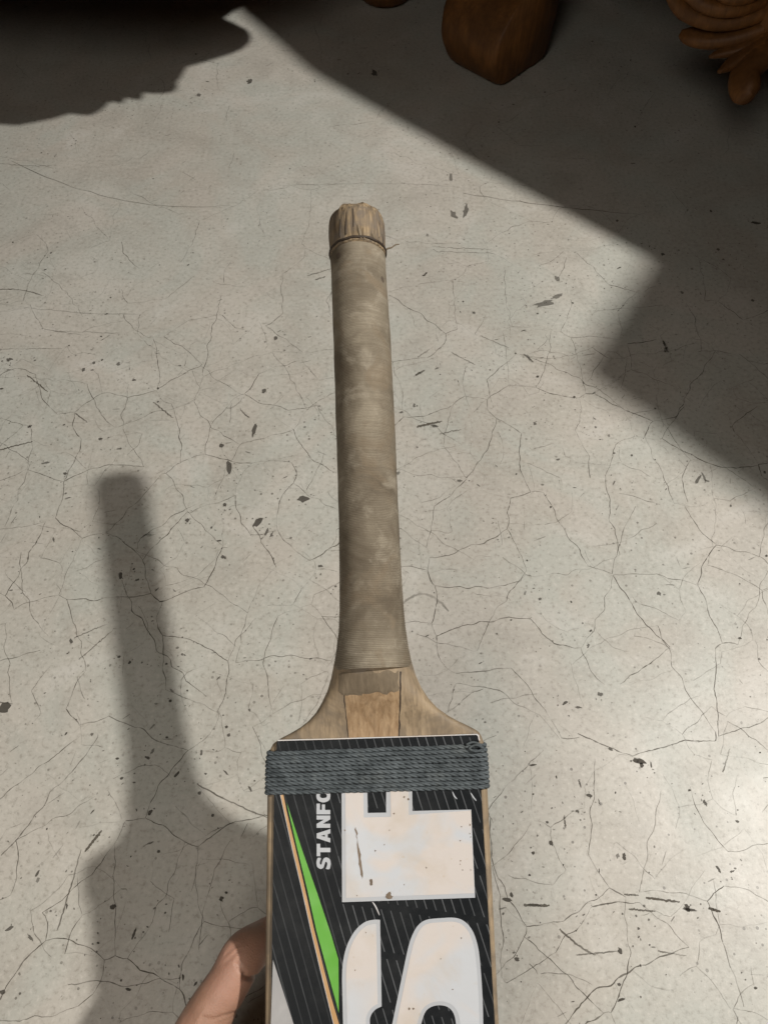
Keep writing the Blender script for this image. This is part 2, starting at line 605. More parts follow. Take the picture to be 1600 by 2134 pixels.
for (p, q, bend, wpx, st) in SCR:
    n = 26
    pts = []
    for i in range(n):
        t = i / (n - 1)
        px = p[0] + (q[0] - p[0]) * t + rng.gauss(0, 0.6)
        py = p[1] + (q[1] - p[1]) * t + bend * 4 * t * (1 - t) + rng.gauss(0, 0.6)
        c = floor_at(px, py)
        pts.append((c[0], c[1]))
    ribbon(V, F, A, pts, wpx / FPX * 0.46, st * 1.2, 0.0002, ragged=0.16)
stuff_mesh('hairline_cracking', V, F, A, M['crack'], 'fine branching network of dirt filled hairline cracks')

# pits and flecks
V, F, A = [], [], []


def fleck(x, y, rx, ry, ang, st, z=0.00028):
    big = max(rx, ry) > 0.0016
    n = rng.choice((11, 13, 15, 17)) if big else rng.choice((5, 6, 7))
    b = len(V)
    s0_ = rng.uniform(0, 50)
    ca, sa = math.cos(ang), math.sin(ang)
    for i in range(n):
        a = 2 * math.pi * i / n
        k = (1 + 0.55 * noise.noise(Vector((math.cos(a) * 1.7 + s0_, math.sin(a) * 1.7, 0))) + rng.gauss(0, 0.09)) if big else rng.uniform(0.62, 1.22)
        u, v = math.cos(a) * rx * k, math.sin(a) * ry * k
        V.append((x + u * ca - v * sa, y + u * sa + v * ca, z))
        A.append(st)
    F.append(tuple(range(b, b + n)))


BIG = [(780, 153, 9, 9, 0, .8), (520, 170, 8, 7, 0, .75), (415, 198, 8, 4, -20, .6), (478, 975, 9, 20, 10, .8), (530, 895, 6, 24, -8, .8), (550, 815, 8, 7, 0, .75),
       (633, 1040, 17, 9, 0, .8), (538, 1088, 19, 8, 45, .85), (556, 1108, 4, 12, -20, .7), (566, 1114, 3, 10, -20, .7), (575, 705, 6, 6, 0, .7), (1135, 632, 30, 8, 18, .55), (1160, 618, 20, 6, 25, .5),
       (945, 447, 9, 13, 20, .55), (970, 440, 7, 19, -15, .6), (1160, 581, 7, 8, 0, .5), (939, 368, 5, 14, 0, .5), (1330, 1586, 20, 7, -12, .92), (1336, 1594, 6, 8, 0, .9), (1356, 1594, 2.5, 9, 0, .8),
       (1227, 1658, 10, 5, -20, .8), (1436, 1647, 6, 4, 15, .85), (1468, 1673, 5, 10, 15, .7), (1139, 1713, 5, 5, 0, .8), (1203, 1691, 5, 6, 30, .7), (1300, 1785, 6, 9, 0, .85), (1432, 1894, 8, 12, 10, .9),
       (1437, 1896, 20, 4, -8, .8), (1497, 1813, 4, 12, 25, .8), (1525, 1816, 8, 3, 20, .7), (1291, 1981, 7, 10, 15, .85), (1077, 1999, 8, 6, 0, .85), (1070, 1985, 5, 4, 0, .6), (1573, 2059, 6, 7, 0, .8), (1057, 1875, 14, 6, -12, .9),
       (1112, 1886, 20, 4, -3, .85), (1289, 2052, 6, 5, 0, .8), (1272, 1562, 8, 4, -25, .7), (1177, 1465, 9, 4, 35, .8), (1205, 1474, 10, 4, -8, .7), (1250, 1447, 9, 6, 0, .6), (1535, 1712, 6, 5, 0, .7), (1330, 1935, 4, 6, 0, .8),
       (469, 1052, 6, 5, 0, .85), (391, 1084, 7, 6, 0, .85), (441, 1100, 4, 4, 0, .8), (252, 1200, 5, 13, 0, .9), (280, 1186, 4, 4, 0, .8), (466, 1161, 9, 5, -20, .8), (457, 1127, 8, 3, 5, .85), (10, 1475, 16, 14, 0, .85),
       (271, 1381, 6, 5, 0, .85), (249, 1369, 6, 4, 10, .85), (348, 1384, 5, 4, 0, .8), (356, 1461, 5, 6, 0, .85), (149, 1336, 4, 9, 30, .75), (21, 749, 12, 5, 0, .7), (196, 756, 5, 5, 0, .7), (175, 770, 5, 6, 0, .7), (247, 759, 6, 6, 0, .6),
       (280, 792, 6, 4, 0, .7), (210, 915, 8, 5, 0, .75), (462, 929, 7, 7, 0, .85), (63, 889, 6, 4, 30, .75), (136, 987, 6, 4, 25, .8), (254, 1622, 6, 6, 20, .8), (313, 1694, 5, 10, -35, .85), (236, 1890, 10, 7, 20, .9),
       (345, 1902, 5, 4, 0, .85), (280, 1946, 4, 16, -15, .85), (205, 1965, 5, 4, 0, .85), (268, 2062, 8, 4, -15, .9), (7, 2067, 10, 8, 0, .8), (21, 1935, 12, 6, 30, .7), (65, 1955, 14, 4, -40, .65), (79, 1820, 4, 12, -20, .75),
       (382, 2037, 3, 10, 10, .85), (408, 2050, 3, 9, -35, .85), (462, 1873, 6, 9, 0, .85), (472, 1860, 5, 4, 0, .85), (369, 1614, 4, 12, -40, .8), (444, 1700, 6, 6, 0, .8), (521, 1643, 3, 11, 35, .75), (140, 1888, 3, 9, 15, .75),
       (308, 1579, 9, 4, -20, .8), (348, 1537, 5, 4, 0, .8), (1386, 728, 5, 9, -25, .6), (1567, 626, 5, 4, 0, .7), (1574, 465, 14, 4, -3, .85), (1480, 440, 4, 4, 0, .8), (1453, 1000, 5, 17, -35, .65), (1466, 995, 4, 14, 10, .55), (1472, 1002, 8, 3, -30, .55),
       (1316, 949, 5, 4, 0, .75), (1114, 883, 5, 5, 0, .65), (905, 888, 12, 4, -10, .7), (957, 1002, 8, 4, -10, .6), (987, 652, 5, 4, 0, .65), (1101, 746, 4, 11, 15, .45), (863, 845, 4, 7, 0, .6), (700, 1222, 4, 4, 0, .7), (667, 1180, 8, 4, 0, .75),
       (1380, 530, 5, 4, 0, .8), (1285, 460, 5, 4, 0, .7), (1495, 520, 5, 4, 0, .7), (1372, 1237, 7, 6, 0, .65), (830, 985, 4, 7, -40, .5), (1420, 610, 4, 5, 0, .6), (1240, 890, 4, 4, 0, .5), (1130, 1010, 6, 3, 0, .5), (1060, 1120, 4, 4, 0, .5),
       (890, 490, 4, 5, 0, .4), (250, 935, 9, 3, 10, .6), (95, 965, 12, 3, 15, .55), (370, 1350, 5, 4, 0, .5), (1225, 1345, 4, 6, -20, .6), (1010, 1505, 5, 4, 0, .5), (520, 1480, 5, 5, 0, .6), (420, 1570, 4, 8, 0, .7)]
for (px, py, rx, ry, ang, st) in BIG:
    c = floor_at(px, py)
    d = floor_at(px, py - 10)
    sy = abs(d[1] - c[1]) / 10
    sx = abs(floor_at(px + 10, py)[0] - c[0]) / 10
    fleck(c[0], c[1], rx * sx * 0.68, ry * sy * 0.68, math.radians(ang), min(1, st * 0.9))
    for q in range(rng.choice((1, 2, 3, 5))):
        fleck(c[0] + rng.gauss(0, 0.008), c[1] + rng.gauss(0, 0.006), rng.uniform(.0004, .0011), rng.uniform(.0003, .0008), rng.uniform(0, 3), st * 0.7)
for k in range(15000):
    x, y = rng.uniform(X0, X1), rng.uniform(Y0, Y1)
    dens = 0.42 + 0.95 * noise.noise(Vector((x * 9, y * 9, 1.7))) - (0.25 if y > 0.62 else 0)
    if rng.random() > dens:
        continue
    r = min(0.0014, 0.00030 * math.exp(abs(rng.gauss(0, 0.72))))
    e = rng.choice((1, 1, 1.5, 2.5, 4))
    fleck(x, y, r * e ** 0.5, r / e ** 0.5, rng.choice((rng.gauss(0.5, 0.4), rng.uniform(0, 3.14))), rng.uniform(0.35, 0.95))
# faint scuff strokes
for k in range(900):
    x, y = rng.uniform(X0, X1), rng.uniform(Y0, Y1)
    if noise.noise(Vector((x * 7 + 4, y * 7, 2.2))) < 0.0:
        continue
    fleck(x, y, rng.uniform(.002, .006), rng.uniform(.00018, .0004), rng.gauss(0.6, 0.5), rng.uniform(0.15, 0.55), 0.0002)
stuff_mesh('dark_fleck_scatter', V, F, A, M['fleck'], 'scattered dark pits and paint flecks')

# ------------------------------------------------------------------ the cricket bat
bat = bpy.data.objects.new('cricket_bat', None)
COL.objects.link(bat)
bat.empty_display_size = 0.05
bat.matrix_world = Matrix(((*BR[0], BO[0]), (*BR[1], BO[1]), (*BR[2], BO[2]), (0, 0, 0, 1)))
tag(bat, 'worn cricket bat with string wrapped handle and black sticker held above the floor', 'cricket bat')

HZ = -0.0045                                                    # handle axis behind the face plane
SIL = [(425, 716, 770), (436, 699, 792), (450, 690, 799), (470, 686.5, 801.5), (500, 686, 803), (520, 687, 803), (560, 690, 804), (600, 691.5, 806), (700, 694.5, 813), (800, 698, 818),
       (900, 701, 823), (1000, 704, 827), (1100, 706.5, 831), (1200, 708, 836), (1270, 707.5, 841), (1310, 706, 845), (1345, 702, 850), (1380, 696, 857), (1410, 690, 866), (1435, 683, 877),
       (1460, 671, 893), (1480, 659, 911), (1497, 643, 934), (1510, 625, 956), (1522, 603, 980), (1532, 582, 997), (1542, 569, 1003), (1556, 562, 1008), (1575, 559.5, 1011)]
sil = []
for (py, l, r) in SIL:
    a, b = face(l, py, HZ), face(r, py, HZ)
    sil.append(((a[1] + b[1]) / 2, (a[0] + b[0]) / 2, (b[0] - a[0]) / 2))
sil.sort()
SY = np.array([s[0] for s in sil])
SC = np.array([s[1] for s in sil])
SW = np.array([s[2] for s in sil])


def prof(y):
    return float(np.interp(y, SY, SC)), float(np.interp(y, SY, SW))


Y_GRIP0 = face(775, 1392)[1]
Y_GRIP1 = face(745, 534, HZ)[1]
Y_TOP = face(745, 421, HZ + 0.012)[1]

# blade with its shoulders: lofted sections, flat in front, ridged behind
bl_l = [face(555.5, 1657), face(551, 1957), face(549, 2134)]
bl_r = [face(1018.5, 1657), face(1033, 1957), face(1042, 2134)]
HW0 = (bl_r[0][0] - bl_l[0][0]) / 2
HC0 = (bl_r[0][0] + bl_l[0][0]) / 2
HC1 = (bl_r[2][0] + bl_l[2][0]) / 2
YB1 = bl_l[2][1]


def blade_section(y, n=72):
    if y > SY[0]:
        c, wv = prof(y)
    else:
        t = min(1.0, (SY[0] - y) / (SY[0] - YB1))
        c0, w0 = prof(SY[0])
        c, wv = c0 + (HC1 - c0) * t, w0 + (HW0 - w0) * min(1, (SY[0] - y) / 0.006)
    s = min(1.0, max(0.0, (y - 0.004) / (Y_GRIP0 - 0.004)))      # 0 blade, 1 handle
    s2 = s * s * (3 - 2 * s)
    front = 0.0 + 0.0125 * s2 ** 1.6 - 0.0006 * (1 - s)
    edge_back = -0.021 - 0.0005 * s2
    back = -0.030 - 0.012 * max(0, min(1, (-y - 0.02) / 0.25)) + 0.006 * s2
    zc = (front * 0.5 + edge_back * 0.5) * (1 - s2) + HZ * s2
    nf = 2.0 + 12.0 * (1 - s) ** 2.2
    nb = 2.0 + 3.0 * (1 - s)
    toe = 1.0
    if y < -0.53:
        toe = math.sqrt(max(0.0, 1 - ((-0.53 - y) / 0.026) ** 2)) * 0.55 + 0.45
    ring = []
    for j in range(n):
        a = 2 * math.pi * j / n
        ca, sa = math.cos(a), math.sin(a)
        if sa >= 0:
            x = math.copysign(abs(ca) ** (2 / nf), ca) * wv
            z = zc + (front - zc) * abs(sa) ** (2 / nf)
        else:
            x = math.copysign(abs(ca) ** (2 / nb), ca) * wv
            z = zc + (back - zc) * abs(sa) ** (2 / nb)
        ring.append((c + x * toe, y, z))
    return ring


ys = list(np.linspace(Y_GRIP0 + 0.004, -0.004, 60)) + list(np.linspace(-0.006, YB1, 24)) + list(np.linspace(YB1 - 0.02, -0.53, 16)) + [-0.538, -0.546, -0.552, -0.5555]
blade = new_obj('blade', loft('blade', [blade_section(y) for y in ys]), M['willow'], bat)
tag(blade, 'bare weathered wooden blade with rounded shoulders')


def front_z(x, y):
    """height of the shoulder surface at x"""
    s = min(1.0, max(0.0, (y - 0.004) / (Y_GRIP0 - 0.004)))
    ring = sorted((p[0], p[2]) for p in blade_section(y, 240)[:121])
    return float(np.interp(x, [p[0] for p in ring], [p[1] for p in ring]))


# cane wedge let into the shoulders, and the crust of old glue above it
def patch(name, quad, mat, lift=0.0005, nu=14, nv=14, ragged=0.0):
    P = [np.array(face(*q, 0.0)) for q in quad]                 # tl, tr, br, bl
    Vv, Ff = [], []
    for side in (0, 1):
        for i in range(nv + 1):
            for j in range(nu + 1):
                u, v = j / nu, i / nv
                p = (P[0] * (1 - u) + P[1] * u) * (1 - v) + (P[3] * (1 - u) + P[2] * u) * v
                e = 0.0
                if ragged and (i in (0, nv) or j in (0, nu)):
                    p = p + ragged * 2.2 * np.array([noise.noise(Vector((p[0] * 260, p[1] * 260, 1))), noise.noise(Vector((p[0] * 260, p[1] * 260, 7)))])
                if side == 0 and (i in (0, nv) or j in (0, nu)):
                    e = -0.0001
                z = front_z(p[0], p[1])
                Vv.append((p[0], p[1], z + (lift + e + 0.00018 * noise.noise(Vector((p[0] * 500, p[1] * 60, 0))) if side == 0 else -0.0025)))
    N = (nu + 1) * (nv + 1)
    W_ = nu + 1
    for i in range(nv):
        for j in range(nu):
            a = i * W_ + j
            Ff.append((a, a + W_, a + W_ + 1, a + 1))
            Ff.append((N + a, N + a + 1, N + a + W_ + 1, N + a + W_))
    rim = [j for j in range(nu + 1)] + [i * W_ + nu for i in range(1, nv + 1)] + [nv * W_ + j for j in range(nu - 1, -1, -1)] + [i * W_ for i in range(nv - 1, 0, -1)]
    for i in range(len(rim)):
        a, b = rim[i], rim[(i + 1) % len(rim)]
        Ff.append((a, b, N + b, N + a))
    return new_obj(name, fix_normals(mesh_from(name, Vv, Ff)), mat, bat, smooth=False)


tag(patch('joint_line', ((832.5, 1400), (836.5, 1400), (832.5, 1539), (829.5, 1539)), M['seam'], 0.00012, 3, 24, 0.0002), 'dark joint line on the right of the cane wedge')
tag(patch('joint_line', ((717, 1446), (719.5, 1446), (727, 1539), (724.5, 1539)), M['seam'], 0.00012, 3, 24, 0.0002), 'dark joint line on the left of the cane wedge')
tag(patch('handle_wedge', ((720, 1444), (832, 1440), (829.5, 1540), (727, 1540)), M['cane'], 0.0002, 20, 14), 'orange brown cane wedge running into the blade')
tag(patch('glue_crust', ((704, 1402), (833, 1399), (830, 1441), (712, 1449)), M['glue'], 0.00028, 34, 12, 0.0011), 'crust of old brown glue below the wrapping')

# string-wrapped handle: ridged turn by turn
pitch = 0.00088
nr = 72
rings = []
stv = []
nturn = int((Y_GRIP1 - Y_GRIP0) / pitch)
SUBR = 4
for i in range(nturn * SUBR + 1):
    y = Y_GRIP0 + (Y_GRIP1 - Y_GRIP0) * i / (nturn * SUBR)
    c, wv = prof(y)
    ring = []
    t0 = (y - Y_GRIP0) / (Y_GRIP1 - Y_GRIP0)
    endr = 1.0 - 0.05 * max(0.0, 1 - (Y_GRIP1 - y) / 0.002) - 0.04 * max(0.0, 1 - (y - Y_GRIP0) / 0.002)
    for j in range(nr):
        a = 2 * math.pi * j / nr
        ph = 2 * math.pi * (i / SUBR) + a
        wear = 0.5 + 0.5 * noise.noise(Vector((math.cos(a) * 1.6, math.sin(a) * 1.6, y * 38)))
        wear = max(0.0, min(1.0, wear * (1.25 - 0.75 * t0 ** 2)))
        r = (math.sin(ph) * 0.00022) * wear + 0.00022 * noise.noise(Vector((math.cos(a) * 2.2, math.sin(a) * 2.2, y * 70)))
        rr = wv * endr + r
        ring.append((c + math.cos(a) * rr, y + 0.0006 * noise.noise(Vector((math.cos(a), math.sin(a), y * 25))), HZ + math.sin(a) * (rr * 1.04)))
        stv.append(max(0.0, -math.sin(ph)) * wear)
    rings.append(ring)
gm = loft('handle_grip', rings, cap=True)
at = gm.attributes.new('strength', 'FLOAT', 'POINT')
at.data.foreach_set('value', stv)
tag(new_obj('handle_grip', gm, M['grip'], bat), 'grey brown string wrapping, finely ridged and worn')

# frayed cane end above the wrapping
Y_CAP = face(745, 500, HZ)[1]
rings = []
for i in range(34):
    t = i / 33
    y = Y_GRIP1 - 0.001 + (Y_TOP - Y_GRIP1 + 0.001) * t
    c, wv = prof(min(y, Y_CAP))
    u_ = max(0.0, (t - 0.42) / 0.58)
    wv *= (1 - (0.93 * u_) ** 4.0) ** (1 / 2.3)
    ring = []
    for j in range(120):
        a = 2 * math.pi * j / 120
        fib = noise.noise(Vector((math.cos(a) * 11, math.sin(a) * 11, y * 30)))
        lump = noise.noise(Vector((math.cos(a) * 2.5 + 5, math.sin(a) * 2.5, y * 90)))
        rr = wv * (1.0 + 0.014 * fib * (0.5 + t) + 0.022 * lump)
        top = (0.0006 * fib + 0.0022 * lump) * t ** 2 + (0.0010 * max(0, math.sin(a)) + 0.0009 * lump) * (1 - t) ** 2 + 0.0006
        ring.append((c + math.cos(a) * rr, y + top, HZ + math.sin(a) * rr * 1.04))
    rings.append(ring)
c = prof(Y_CAP)[0]
for q in (0.7, 0.35, 0.05):
    ring = []
    for j in range(120):
        a = 2 * math.pi * j / 120
        ring.append((c + math.cos(a) * wv * q, Y_TOP + 0.0008 * (1 - q) + 0.0012 * noise.noise(Vector((math.cos(a) * 9 * q, math.sin(a) * 9 * q, 4))), HZ + math.sin(a) * wv * q))
    rings.append(ring)
tag(new_obj('handle_end', loft('handle_end', rings), M['capend'], bat), 'bare frayed wooden end of the handle')

# loose splinters and a torn flap on the end
for (px, py, qx, qy, r_, mt) in ((722, 446, 721, 492, .0005, 'seam'), (736, 440, 737, 478, .0004, 'seam'), (746, 474, 753, 503, .0010, 'glue'), (757, 480, 759, 503, .0008, 'capend'), (709, 456, 708, 494, .0005, 'seam'),
                             (786, 456, 790, 488, .0008, 'willow'), (774, 486, 785, 499, .0011, 'glue'), (796, 474, 798, 500, .0005, 'seam')):
    pts = []
    for t in np.linspace(0, 1, 9):
        x, y = face(px + (qx - px) * t, py + (qy - py) * t, HZ + 0.014)
        c, wv = prof(y)
        dx = max(-0.98, min(0.98, (x - c) / wv))
        pts.append((x, y, HZ + math.sqrt(1 - dx * dx) * wv * 1.045))
    new_obj('splinter', loft('splinter', tube_rings(pts, [r_ * (0.25 + 0.75 * math.sin(math.pi * t)) for t in np.linspace(0.04, 0.9, 9)], 8, squash=0.6)), M[mt], bat)

# torn lip of the wrapping and the dark seam under it
c, wv = prof(Y_GRIP1)
seam = []
for j in range(64):
    a = 2 * math.pi * j / 64
    rr = wv * 1.004
    seam.append((c + math.cos(a) * rr, Y_GRIP1 + 0.0012 + 0.0010 * max(0, math.sin(a)) + 0.0009 * noise.noise(Vector((math.cos(a) * 3, math.sin(a) * 3, 2))), HZ + math.sin(a) * rr * 1.04))
sr = tube_rings(seam + [seam[0]], [0.00075 + 0.0003 * abs(noise.noise(Vector((k * .3, 0, 0)))) for k in range(65)], 8, up=(0, 1, 0))
tag(new_obj('seam_cord', loft('seam_cord', sr[:-1], closed=True), M['seam'], bat), 'dark groove between handle end and wrapping')
tp = [face(800, 516, 0), face(808, 509, 0), face(816, 507, 0), face(824, 501, 0), face(832, 500, 0)]
tp = catmull([(p[0], p[1], HZ) for p in tp], 5)
tag(new_obj('loose_thread', loft('loose_thread', tube_rings(tp, [0.00055 - 0.00025 * i / len(tp) for i in range(len(tp))], 7)), M['glue'], bat), 'loose thread end sticking out at the top of the wrapping')


# ------------------------------------------------------------------ the sticker: film and flat print
def print_shape(name, loops, z, mat, parent, thick=0.00012):
    cu = bpy.data.curves.new(name, 'CURVE')
    cu.dimensions = '2D'
    cu.fill_mode = 'BOTH'
    cu.extrude = thick / 2
    for lp in loops:
        sp = cu.splines.new('POLY')
        sp.points.add(len(lp) - 1)
        for pt, p in zip(sp.points, lp):
            pt.co = (p[0], p[1], 0, 1)
        sp.use_cyclic_u = True
    tmp = bpy.data.objects.new('tmp', cu)
    COL.objects.link(tmp)
    dg = bpy.context.evaluated_depsgraph_get()
    me = bpy.data.meshes.new_from_object(tmp.evaluated_get(dg))
    bpy.data.objects.remove(tmp)
    bpy.data.curves.remove(cu)
    me.name = name
    me.transform(Matrix.Translation((0, 0, z)))
    me.materials.clear()
    return new_obj(name, me, mat, parent, smooth=False)


def zp(x, y):                        # coordinates read off an enlargement of the photograph
    return face(500 + x / 2.6667, 1620 + y / 2.6667)


def Z(pts):
    return [zp(*p) for p in pts]


def below(p, q, y):
    t = (y - p[1]) / (q[1] - p[1])
    return (p[0] + (q[0] - p[0]) * t, y)


YF = -0.30                           # the film runs on below the picture
l0, l1 = zp(190, 105), zp(172, 1371)
r0, r1 = zp(1340, 85), zp(1415, 1371)
top = [face(579, 1543), face(700, 1540), face(850, 1535.5), face(992, 1531), face(996, 1533), face(997.5, 1540)]
film_loop = top + [r0, r1, below(r0, r1, YF), below(l0, l1, YF), l1, l0, face(577, 1548)]
film = print_shape('sticker', [film_loop], 0.0002, M['sheet'], bat, 0.0002)
tag(film, 'glossy black pinstriped sticker with big white letters')
edge_loop = [face(579, 1544), face(580, 1541.6), face(700, 1538.4), face(850, 1533.9), face(993, 1529.2), face(997.5, 1531.5), face(999.5, 1543), face(997, 1543), face(995, 1534), face(992, 1531.2), face(850, 1536), face(700, 1540.6)]
tag(print_shape('film_edge', [edge_loop], 0.0004, M['white'], film, 0.0003), 'thin white top edge of the sticker')

F_out = [(565, 82), (568, 692), (1305, 667), (1283, 178), (958, 186), (956, 72), (812, 76), (812, 195), (710, 197), (708, 80)]
F_in = [(586, 82), (589, 668), (1301, 642), (1282, 183), (938, 208), (936, 72), (836, 75), (838, 218), (688, 222), (685, 80)]
ff = print_shape('letter_outline', [Z(F_out)], 0.00045, M['silver'], film)
tag(ff, 'silver outline of the big letter F')
tag(print_shape('letter_face', [Z(F_in)], 0.0006, M['white'], film), 'big white letter F turned on its side')

S_SEG = [[(778, 790), (740, 790), (690, 805), (640, 850), (600, 920), (577, 1000), (568, 1090), (570, 1230), (575, 1400), (588, 1560), (640, 1690), (740, 1740), (860, 1700), (930, 1600), (985, 1450),
          (1008, 1360), (1030, 1300), (1065, 1272), (1115, 1264), (1160, 1278), (1190, 1320), (1202, 1400), (1206, 1500), (1206, 1740)],
         [(1206, 1740), (1290, 1735), (1335, 1640), (1350, 1500), (1350, 1371), (1345, 1200), (1331, 1010), (1316, 920), (1290, 850), (1250, 802), (1195, 779), (1110, 781), (1040, 789), (1000, 810), (968, 852),
          (938, 930), (905, 1080), (870, 1250), (845, 1371), (820, 1480), (780, 1530), (735, 1490), (722, 1371), (726, 1325), (750, 1290), (787, 1270)],
         [(787, 1270), (783, 1030), (778, 790)]]
S_out = []
for sg_ in S_SEG:
    S_out += catmull(sg_, 5)[:-1]


def inset(loop, d):
    P = [np.array(p, float) for p in loop]
    n = len(P)
    area = sum(P[i][0] * P[(i + 1) % n][1] - P[(i + 1) % n][0] * P[i][1] for i in range(n))
    sg = 1 if area > 0 else -1
    out = []
    for i in range(n):
        t1 = P[i] - P[i - 1]
        t2 = P[(i + 1) % n] - P[i]
        t1 /= (np.linalg.norm(t1) or 1)
        t2 /= (np.linalg.norm(t2) or 1)
        t = t1 + t2
        t /= (np.linalg.norm(t) or 1)
        out.append(P[i] + sg * d / max(0.5, float(t @ t1)) * np.array([-t[1], t[0]]))
    return out


print_shape('letter_outline', [Z(S_out)], 0.00045, M['silver'], film)['label'] = 'silver outline of the big letter S'
print_shape('letter_face', [Z(inset(S_out, 22))], 0.0006, M['white'], film)['label'] = 'big white letter S turned on its side'

print_shape('green_blade', [Z([(260.6, 139.8), (302.0, 266.3), (345.2, 399.0), (431.6, 645.9), (505.7, 868.2), (547.7, 1010.1), (550.1, 1306.4), (481.0, 1053.3), (425.4, 849.6), (376.1, 627.4), (320.5, 399.0), (280.4, 226.2)])], 0.00045, M['green'], film)['label'] = 'bright green sliver printed beside the copper stripe'
print_shape('copper_stripe', [Z([(225.4, 96.5), (242.7, 96.5), (261.9, 192.2), (308.2, 386.7), (357.5, 596.6), (406.9, 818.8), (456.3, 1022.5), (505.7, 1213.8), (550.1, 1365.1), (616.8, 1633.6), (585.9, 1633.6), (521.1, 1370.6), (447.0, 1065.7), (394.6, 843.5), (345.2, 621.2), (292.7, 399.0)])], 0.00045, M['copper'], film)['label'] = 'copper coloured slanting stripe'
print_shape('stripe_edge', [Z([(224.2, 96.5), (226.7, 96.5), (294.0, 399.0), (346.4, 621.2), (395.8, 843.5), (448.3, 1065.7), (522.4, 1370.6), (587.2, 1633.6), (583.5, 1633.6), (519.3, 1370.6), (445.2, 1065.7), (392.7, 843.5), (343.3, 621.2), (290.9, 399.0)])], 0.0005, M['silver'], film)
print_shape('grey_wedge', [Z([(185, 1012), (300, 1371), (420, 1760), (168, 1760), (173, 1371)])], 0.00045, M['grey'], film)['label'] = 'grey wedge printed at the lower left'

# STANFORD, reading upwards
st = 0.30
GL = {
    'T': [[(0, 1), (.86, 1), (.86, .74), (.58, .74), (.58, 0), (.28, 0), (.28, .74), (0, .74)]],
    'A': [[(0, 0), (.31, 1), (.63, 1), (.94, 0), (.64, 0), (.59, .19), (.35, .19), (.30, 0)], [(.40, .40), (.47, .70), (.54, .40)]],
    'N': [[(0, 0), (0, 1), (.27, 1), (.57, .46), (.57, 1), (.85, 1), (.85, 0), (.59, 0), (.28, .55), (.28, 0)]],
    'F': [[(0, 0), (0, 1), (.74, 1), (.74, .75), (.30, .75), (.30, .61), (.68, .61), (.68, .38), (.30, .38), (.30, 0)]],
    'O': [catmull([(.46, 1.01), (.78, .90), (.92, .5), (.78, .10), (.46, -.01), (.14, .10), (0, .5), (.14, .90)], 5, True), catmull([(.46, .76), (.58, .70), (.62, .5), (.58, .30), (.46, .24), (.34, .30), (.30, .5), (.34, .70)], 5, True)],
    'R': [[(0, 0), (0, 1), (.55, 1), (.78, .92), (.84, .70), (.76, .50), (.62, .43), (.90, 0), (.58, 0), (.36, .38), (.30, .38), (.30, 0)], [(.30, .76), (.30, .58), (.46, .58), (.54, .67), (.46, .76)]],
    'D': [[(0, 0), (0, 1), (.45, 1), (.76, .86), (.88, .5), (.76, .14), (.45, 0)], [(.30, .76), (.30, .24), (.42, .24), (.54, .34), (.58, .5), (.54, .66), (.42, .76)]],
    'S': [catmull([(.80, .92), (.60, 1.0), (.42, 1.02), (.16, .95), (.03, .72), (.12, .52), (.34, .43), (.50, .37), (.52, .30), (.42, .23), (.22, .26), (.04, .33), (.02, .08), (.22, 0), (.42, -.02), (.70, .05), (.83, .29), (.74, .50), (.52, .60), (.36, .65), (.33, .72), (.42, .78), (.60, .75), (.77, .69)], 4, True)],
}
pen = 0.0
for ch in 'STANFO':
    wch = max(p[0] for p in GL[ch][0])
    loops = []
    for lp in GL[ch]:
        L2 = []
        for (u, v) in lp:
            L2.append(zp(503.5 - v * 76 - (pen + u) * 0.3, 510 - (pen + u) * 80))
        loops.append(L2)
    o = print_shape('small_letter', loops, 0.00045, M['silver'], film)
    o['label'] = 'small silver letter %s reading up the sticker' % ch
    pen += wch + 0.085

# tears and chips in the print
def chip(pts, z=0.00072, mat=None, rag=2.0):
    P = []
    for p in catmull(pts, 4, True):
        P.append(zp(p[0] + rng.gauss(0, rag), p[1] + rng.gauss(0, rag)))
    return print_shape('tear', [P], z, mat or M['tear'], film, 0.0001)


chip([(640, 280), (652, 310), (660, 380), (672, 450), (682, 520), (680, 562), (672, 540), (664, 480), (655, 430), (648, 350)], rag=2.5)
chip([(720, 566), (732, 562), (738, 585), (730, 600), (722, 588)])
chip([(812, 650), (835, 634), (850, 655), (838, 672), (815, 668)])
chip([(838, 634), (856, 630), (856, 660), (846, 655)], mat=M['white'], z=0.0008)
for (x, y, r) in [(1276, 262, 7), (1275, 310, 4), (1280, 330, 4), (1222, 350, 4), (1224, 462, 5), (1222, 482, 4), (1035, 500, 5), (584, 292, 5), (855, 200, 7), (1235, 512, 4), (1280, 514, 4), (830, 293, 4), (752, 406, 5), (912, 594, 4), (1230, 272, 4), (640, 1068, 5), (1114, 1006, 4),
                  (940, 1283, 9), (962, 1282, 8), (650, 655, 4), (802, 372, 5), (1180, 1175, 4), (1228, 890, 4), (935, 120, 9), (912, 108, 8), (700, 860, 4)]:
    r *= 0.62
    chip([(x + r * math.cos(a), y + r * 1.2 * math.sin(a)) for a in np.linspace(0, 2 * math.pi, 6)[:-1]], rag=1.2)
# lifted creases in the film below the string
for pts in ([(640, 95), (658, 130), (672, 170), (668, 225)], [(852, 95), (850, 150), (862, 240), (872, 330), (880, 365)], [(735, 690), (755, 720), (775, 765)], [(1180, 80), (1190, 105), (1205, 120)], [(1280, 85), (1295, 110), (1312, 130)]):
    q = [zp(*p) for p in pts]
    q = catmull([(p[0], p[1], 0.0004) for p in q], 5)
    rad = [0.00028 * math.sin(math.pi * (i + 0.6) / (len(q) + 0.2)) + 0.0001 for i in range(len(q))]
    new_obj('crease', loft('crease', tube_rings(q, rad, 8, squash=0.7)), M['white'] if pts[0][0] < 860 else M['silver'], film)

